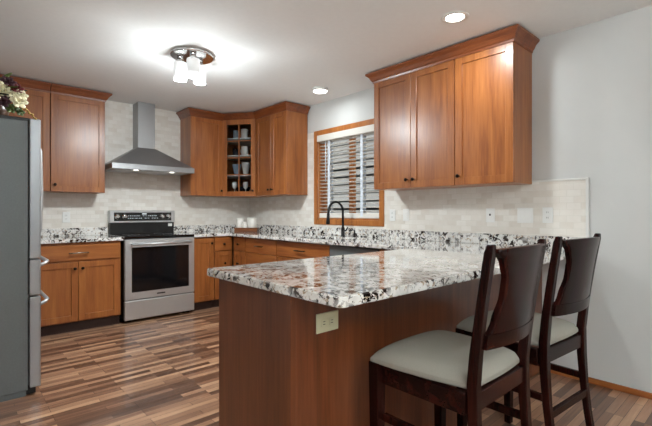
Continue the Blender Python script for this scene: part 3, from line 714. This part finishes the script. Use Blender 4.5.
dp_ = thing('added_uplight', 'two-bowl uplight added out of view behind the viewer to brighten the ceiling', 'ceiling light', (-3.6, -6.9, H))  # unseen fixture added to throw light onto the ceiling
MB().cyl((0, 0, -.02), (0, 0, 0), .06).build('canopy', M['nickel'], dp_)
MB().tube([(0, 0, -.02), (0, 0, -.5)], .008).tube([(-.6, 0, -.5), (.6, 0, -.5)], .01).build('arm', M['nickel'], dp_)
for x in (-.6, .6):
    MB().lathe([(.02, -.5), (.1, -.49), (.16, -.44), (.155, -.44), (.09, -.48), (.02, -.49)], (x, 0, 0), 28).build('fill_light_bowl', M['white'], dp_)
    lamp('up_fill_lamp', 'POINT', (x, 0, -.455), LIGHT_UP_FILL, .02, parent=dp_)

# ------------------------------------------------------------------ bar stools (front faces +Y)
def stool(loc, label):
    t_ = thing('bar_stool', label, 'bar stool', loc, 0, None)
    sh_ = .60
    hwf, hwr = .25, .20
    yf, yr = .21, -.205
    # rear post centreline
    def post_y(z):
        if z < .62: return yr - .07*((.62-z)/.62)**2
        return yr - .065*((z-.62)/.45)**1.25 
    def post_x(z): return .188 + (.0 if z < .62 else .014*(z-.62)/.45)
    for s_ in (-1, 1):
        zs = [0, .1, .22, .36, .5, .62, .72, .82, .92, 1.0, 1.05, 1.075]
        def ringf(i, s_=s_, zs=zs):
            z = zs[i]; y_ = post_y(z); w_ = .0165+(.001 if .4 < z < .8 else 0); d_ = .014+.004*math.exp(-((z-.6)/.22)**2)
            if z > 1.06: w_ *= .75; d_ *= .7
            x_ = s_*post_x(z)
            return [Vector((x_-w_, y_-d_, z)), Vector((x_+w_, y_-d_, z)), Vector((x_+w_, y_+d_, z)), Vector((x_-w_, y_+d_, z))]
        b_ = MB().sweep(zs, ringf).build('back_post', M['espresso'], t_)
        md = b_.modifiers.new('b', 'BEVEL'); md.width = .004; md.segments = 2
        zs2 = [0, .2, .4, sh_]
        def rf(i, s_=s_):
            z = zs2[i]; w_ = .017+.007*z/sh_; x_ = s_*(.218); y_ = yf-.03
            return [Vector((x_-w_, y_-w_, z)), Vector((x_+w_, y_-w_, z)), Vector((x_+w_, y_+w_, z)), Vector((x_-w_, y_+w_, z))]
        b_ = MB().sweep(zs2, rf).build('front_leg', M['espresso'], t_)
        md = b_.modifiers.new('b', 'BEVEL'); md.width = .003; md.segments = 2
    # apron
    a_ = MB().box(-.205, .205, yf-.045, yf-.02, .52, .592, .003).box(-.205, .205, yr-.01, yr+.012, .53, .592, .003)
    a_.box(-.216, -.19, yr+.018, yf-.05, .52, .592, .003).box(.19, .216, yr+.018, yf-.05, .52, .592, .003)
    a_.build('seat_frame', M['espresso_h'], t_)
    # cushion: superellipse slab
    def cf(u, v, k):
        a = (u-.5)*2; c_ = (v-.5)*2
        hw_ = hwr + (hwf-hwr)*(v)
        x_ = a*math.sqrt(max(0, 1-.5*c_*c_*.22))*hw_; y_ = (c_*math.sqrt(max(0, 1-.5*a*a*.22)))*.212+.004
        e = (1-abs(a)**5)*(1-abs(c_)**5)
        z_ = .59 + (.006 if not k else 0.006+.024+.042*max(0, e)**.5*(1-.25*(a*a+c_*c_)/2)) 
        if k and e <= 0: z_ = .616
        return Vector((x_, y_, z_))
    cu = MB().grid(cf, 22, 20).build('seat_cushion', M['cushion'], t_)
    md = cu.modifiers.new('b', 'BEVEL'); md.width = .008; md.segments = 3; md.limit_method = 'ANGLE'; md.angle_limit = 1.0
    # splat and crest: bowed backwards
    def bow(x): return -.042*(1-(x/.21)**2)
    def prof(z):   # half width of the splat
        t = (z-.765)/(1.07-.765)
        pts_ = [(0, .17), (.2, .15), (.45, .13), (.65, .132), (.8, .15), (.87, .165), (.91, .186), (1, .188)]
        for (a, wa), (b2, wb) in zip(pts_, pts_[1:]):
            if t <= b2+1e-6:
                q = (t-a)/(b2-a); q = q*q*(3-2*q); return wa+(wb-wa)*q
        return .204
    def sf(u, v, k):
        z = .76+v*.298; x_ = (u-.5)*2*prof(z)
        th = .011 if z < 1.03 else .013
        return Vector((x_, post_y(z)+bow(x_)+(th if k else -th)*.8, z + (.006*(1-(x_/.21)**2) if v > .95 else 0)))
    MB().grid(sf, 20, 22).build('back_splat', M['espresso'], t_)
    def lf(u, v, k):
        x_ = (u-.5)*2*.178; z = .735+v*.048
        return Vector((x_, post_y(z)+bow(x_)*.9+(.014 if k else -.014), z))
    MB().grid(lf, 16, 1, smooth=False).build('lower_rail', M['espresso_h'], t_)
    # stretchers
    for s_ in (-1, 1):
        MB().box(s_*.198-.010, s_*.198+.010, yr-.0, yf-.05, .372, .402, .003).build('side_stretcher', M['espresso'], t_)
    MB().box(-.2, .2, yf-.042, yf-.018, .17, .205, .003).build('foot_rest', M['espresso_h'], t_)
    MB().box(-.178, .178, yr-.03, yr-.010, .30, .335, .003).build('rear_stretcher', M['espresso_h'], t_)
    return t_
s1 = stool((-1.807, -4.435, 0), 'near dark wood bar stool with taupe cushion, closest to the peninsula outlet')
s2 = dup(s1, (-1.172, -4.44, 0), -math.radians(4.8), label='far dark wood bar stool with taupe cushion, nearer the right wall')
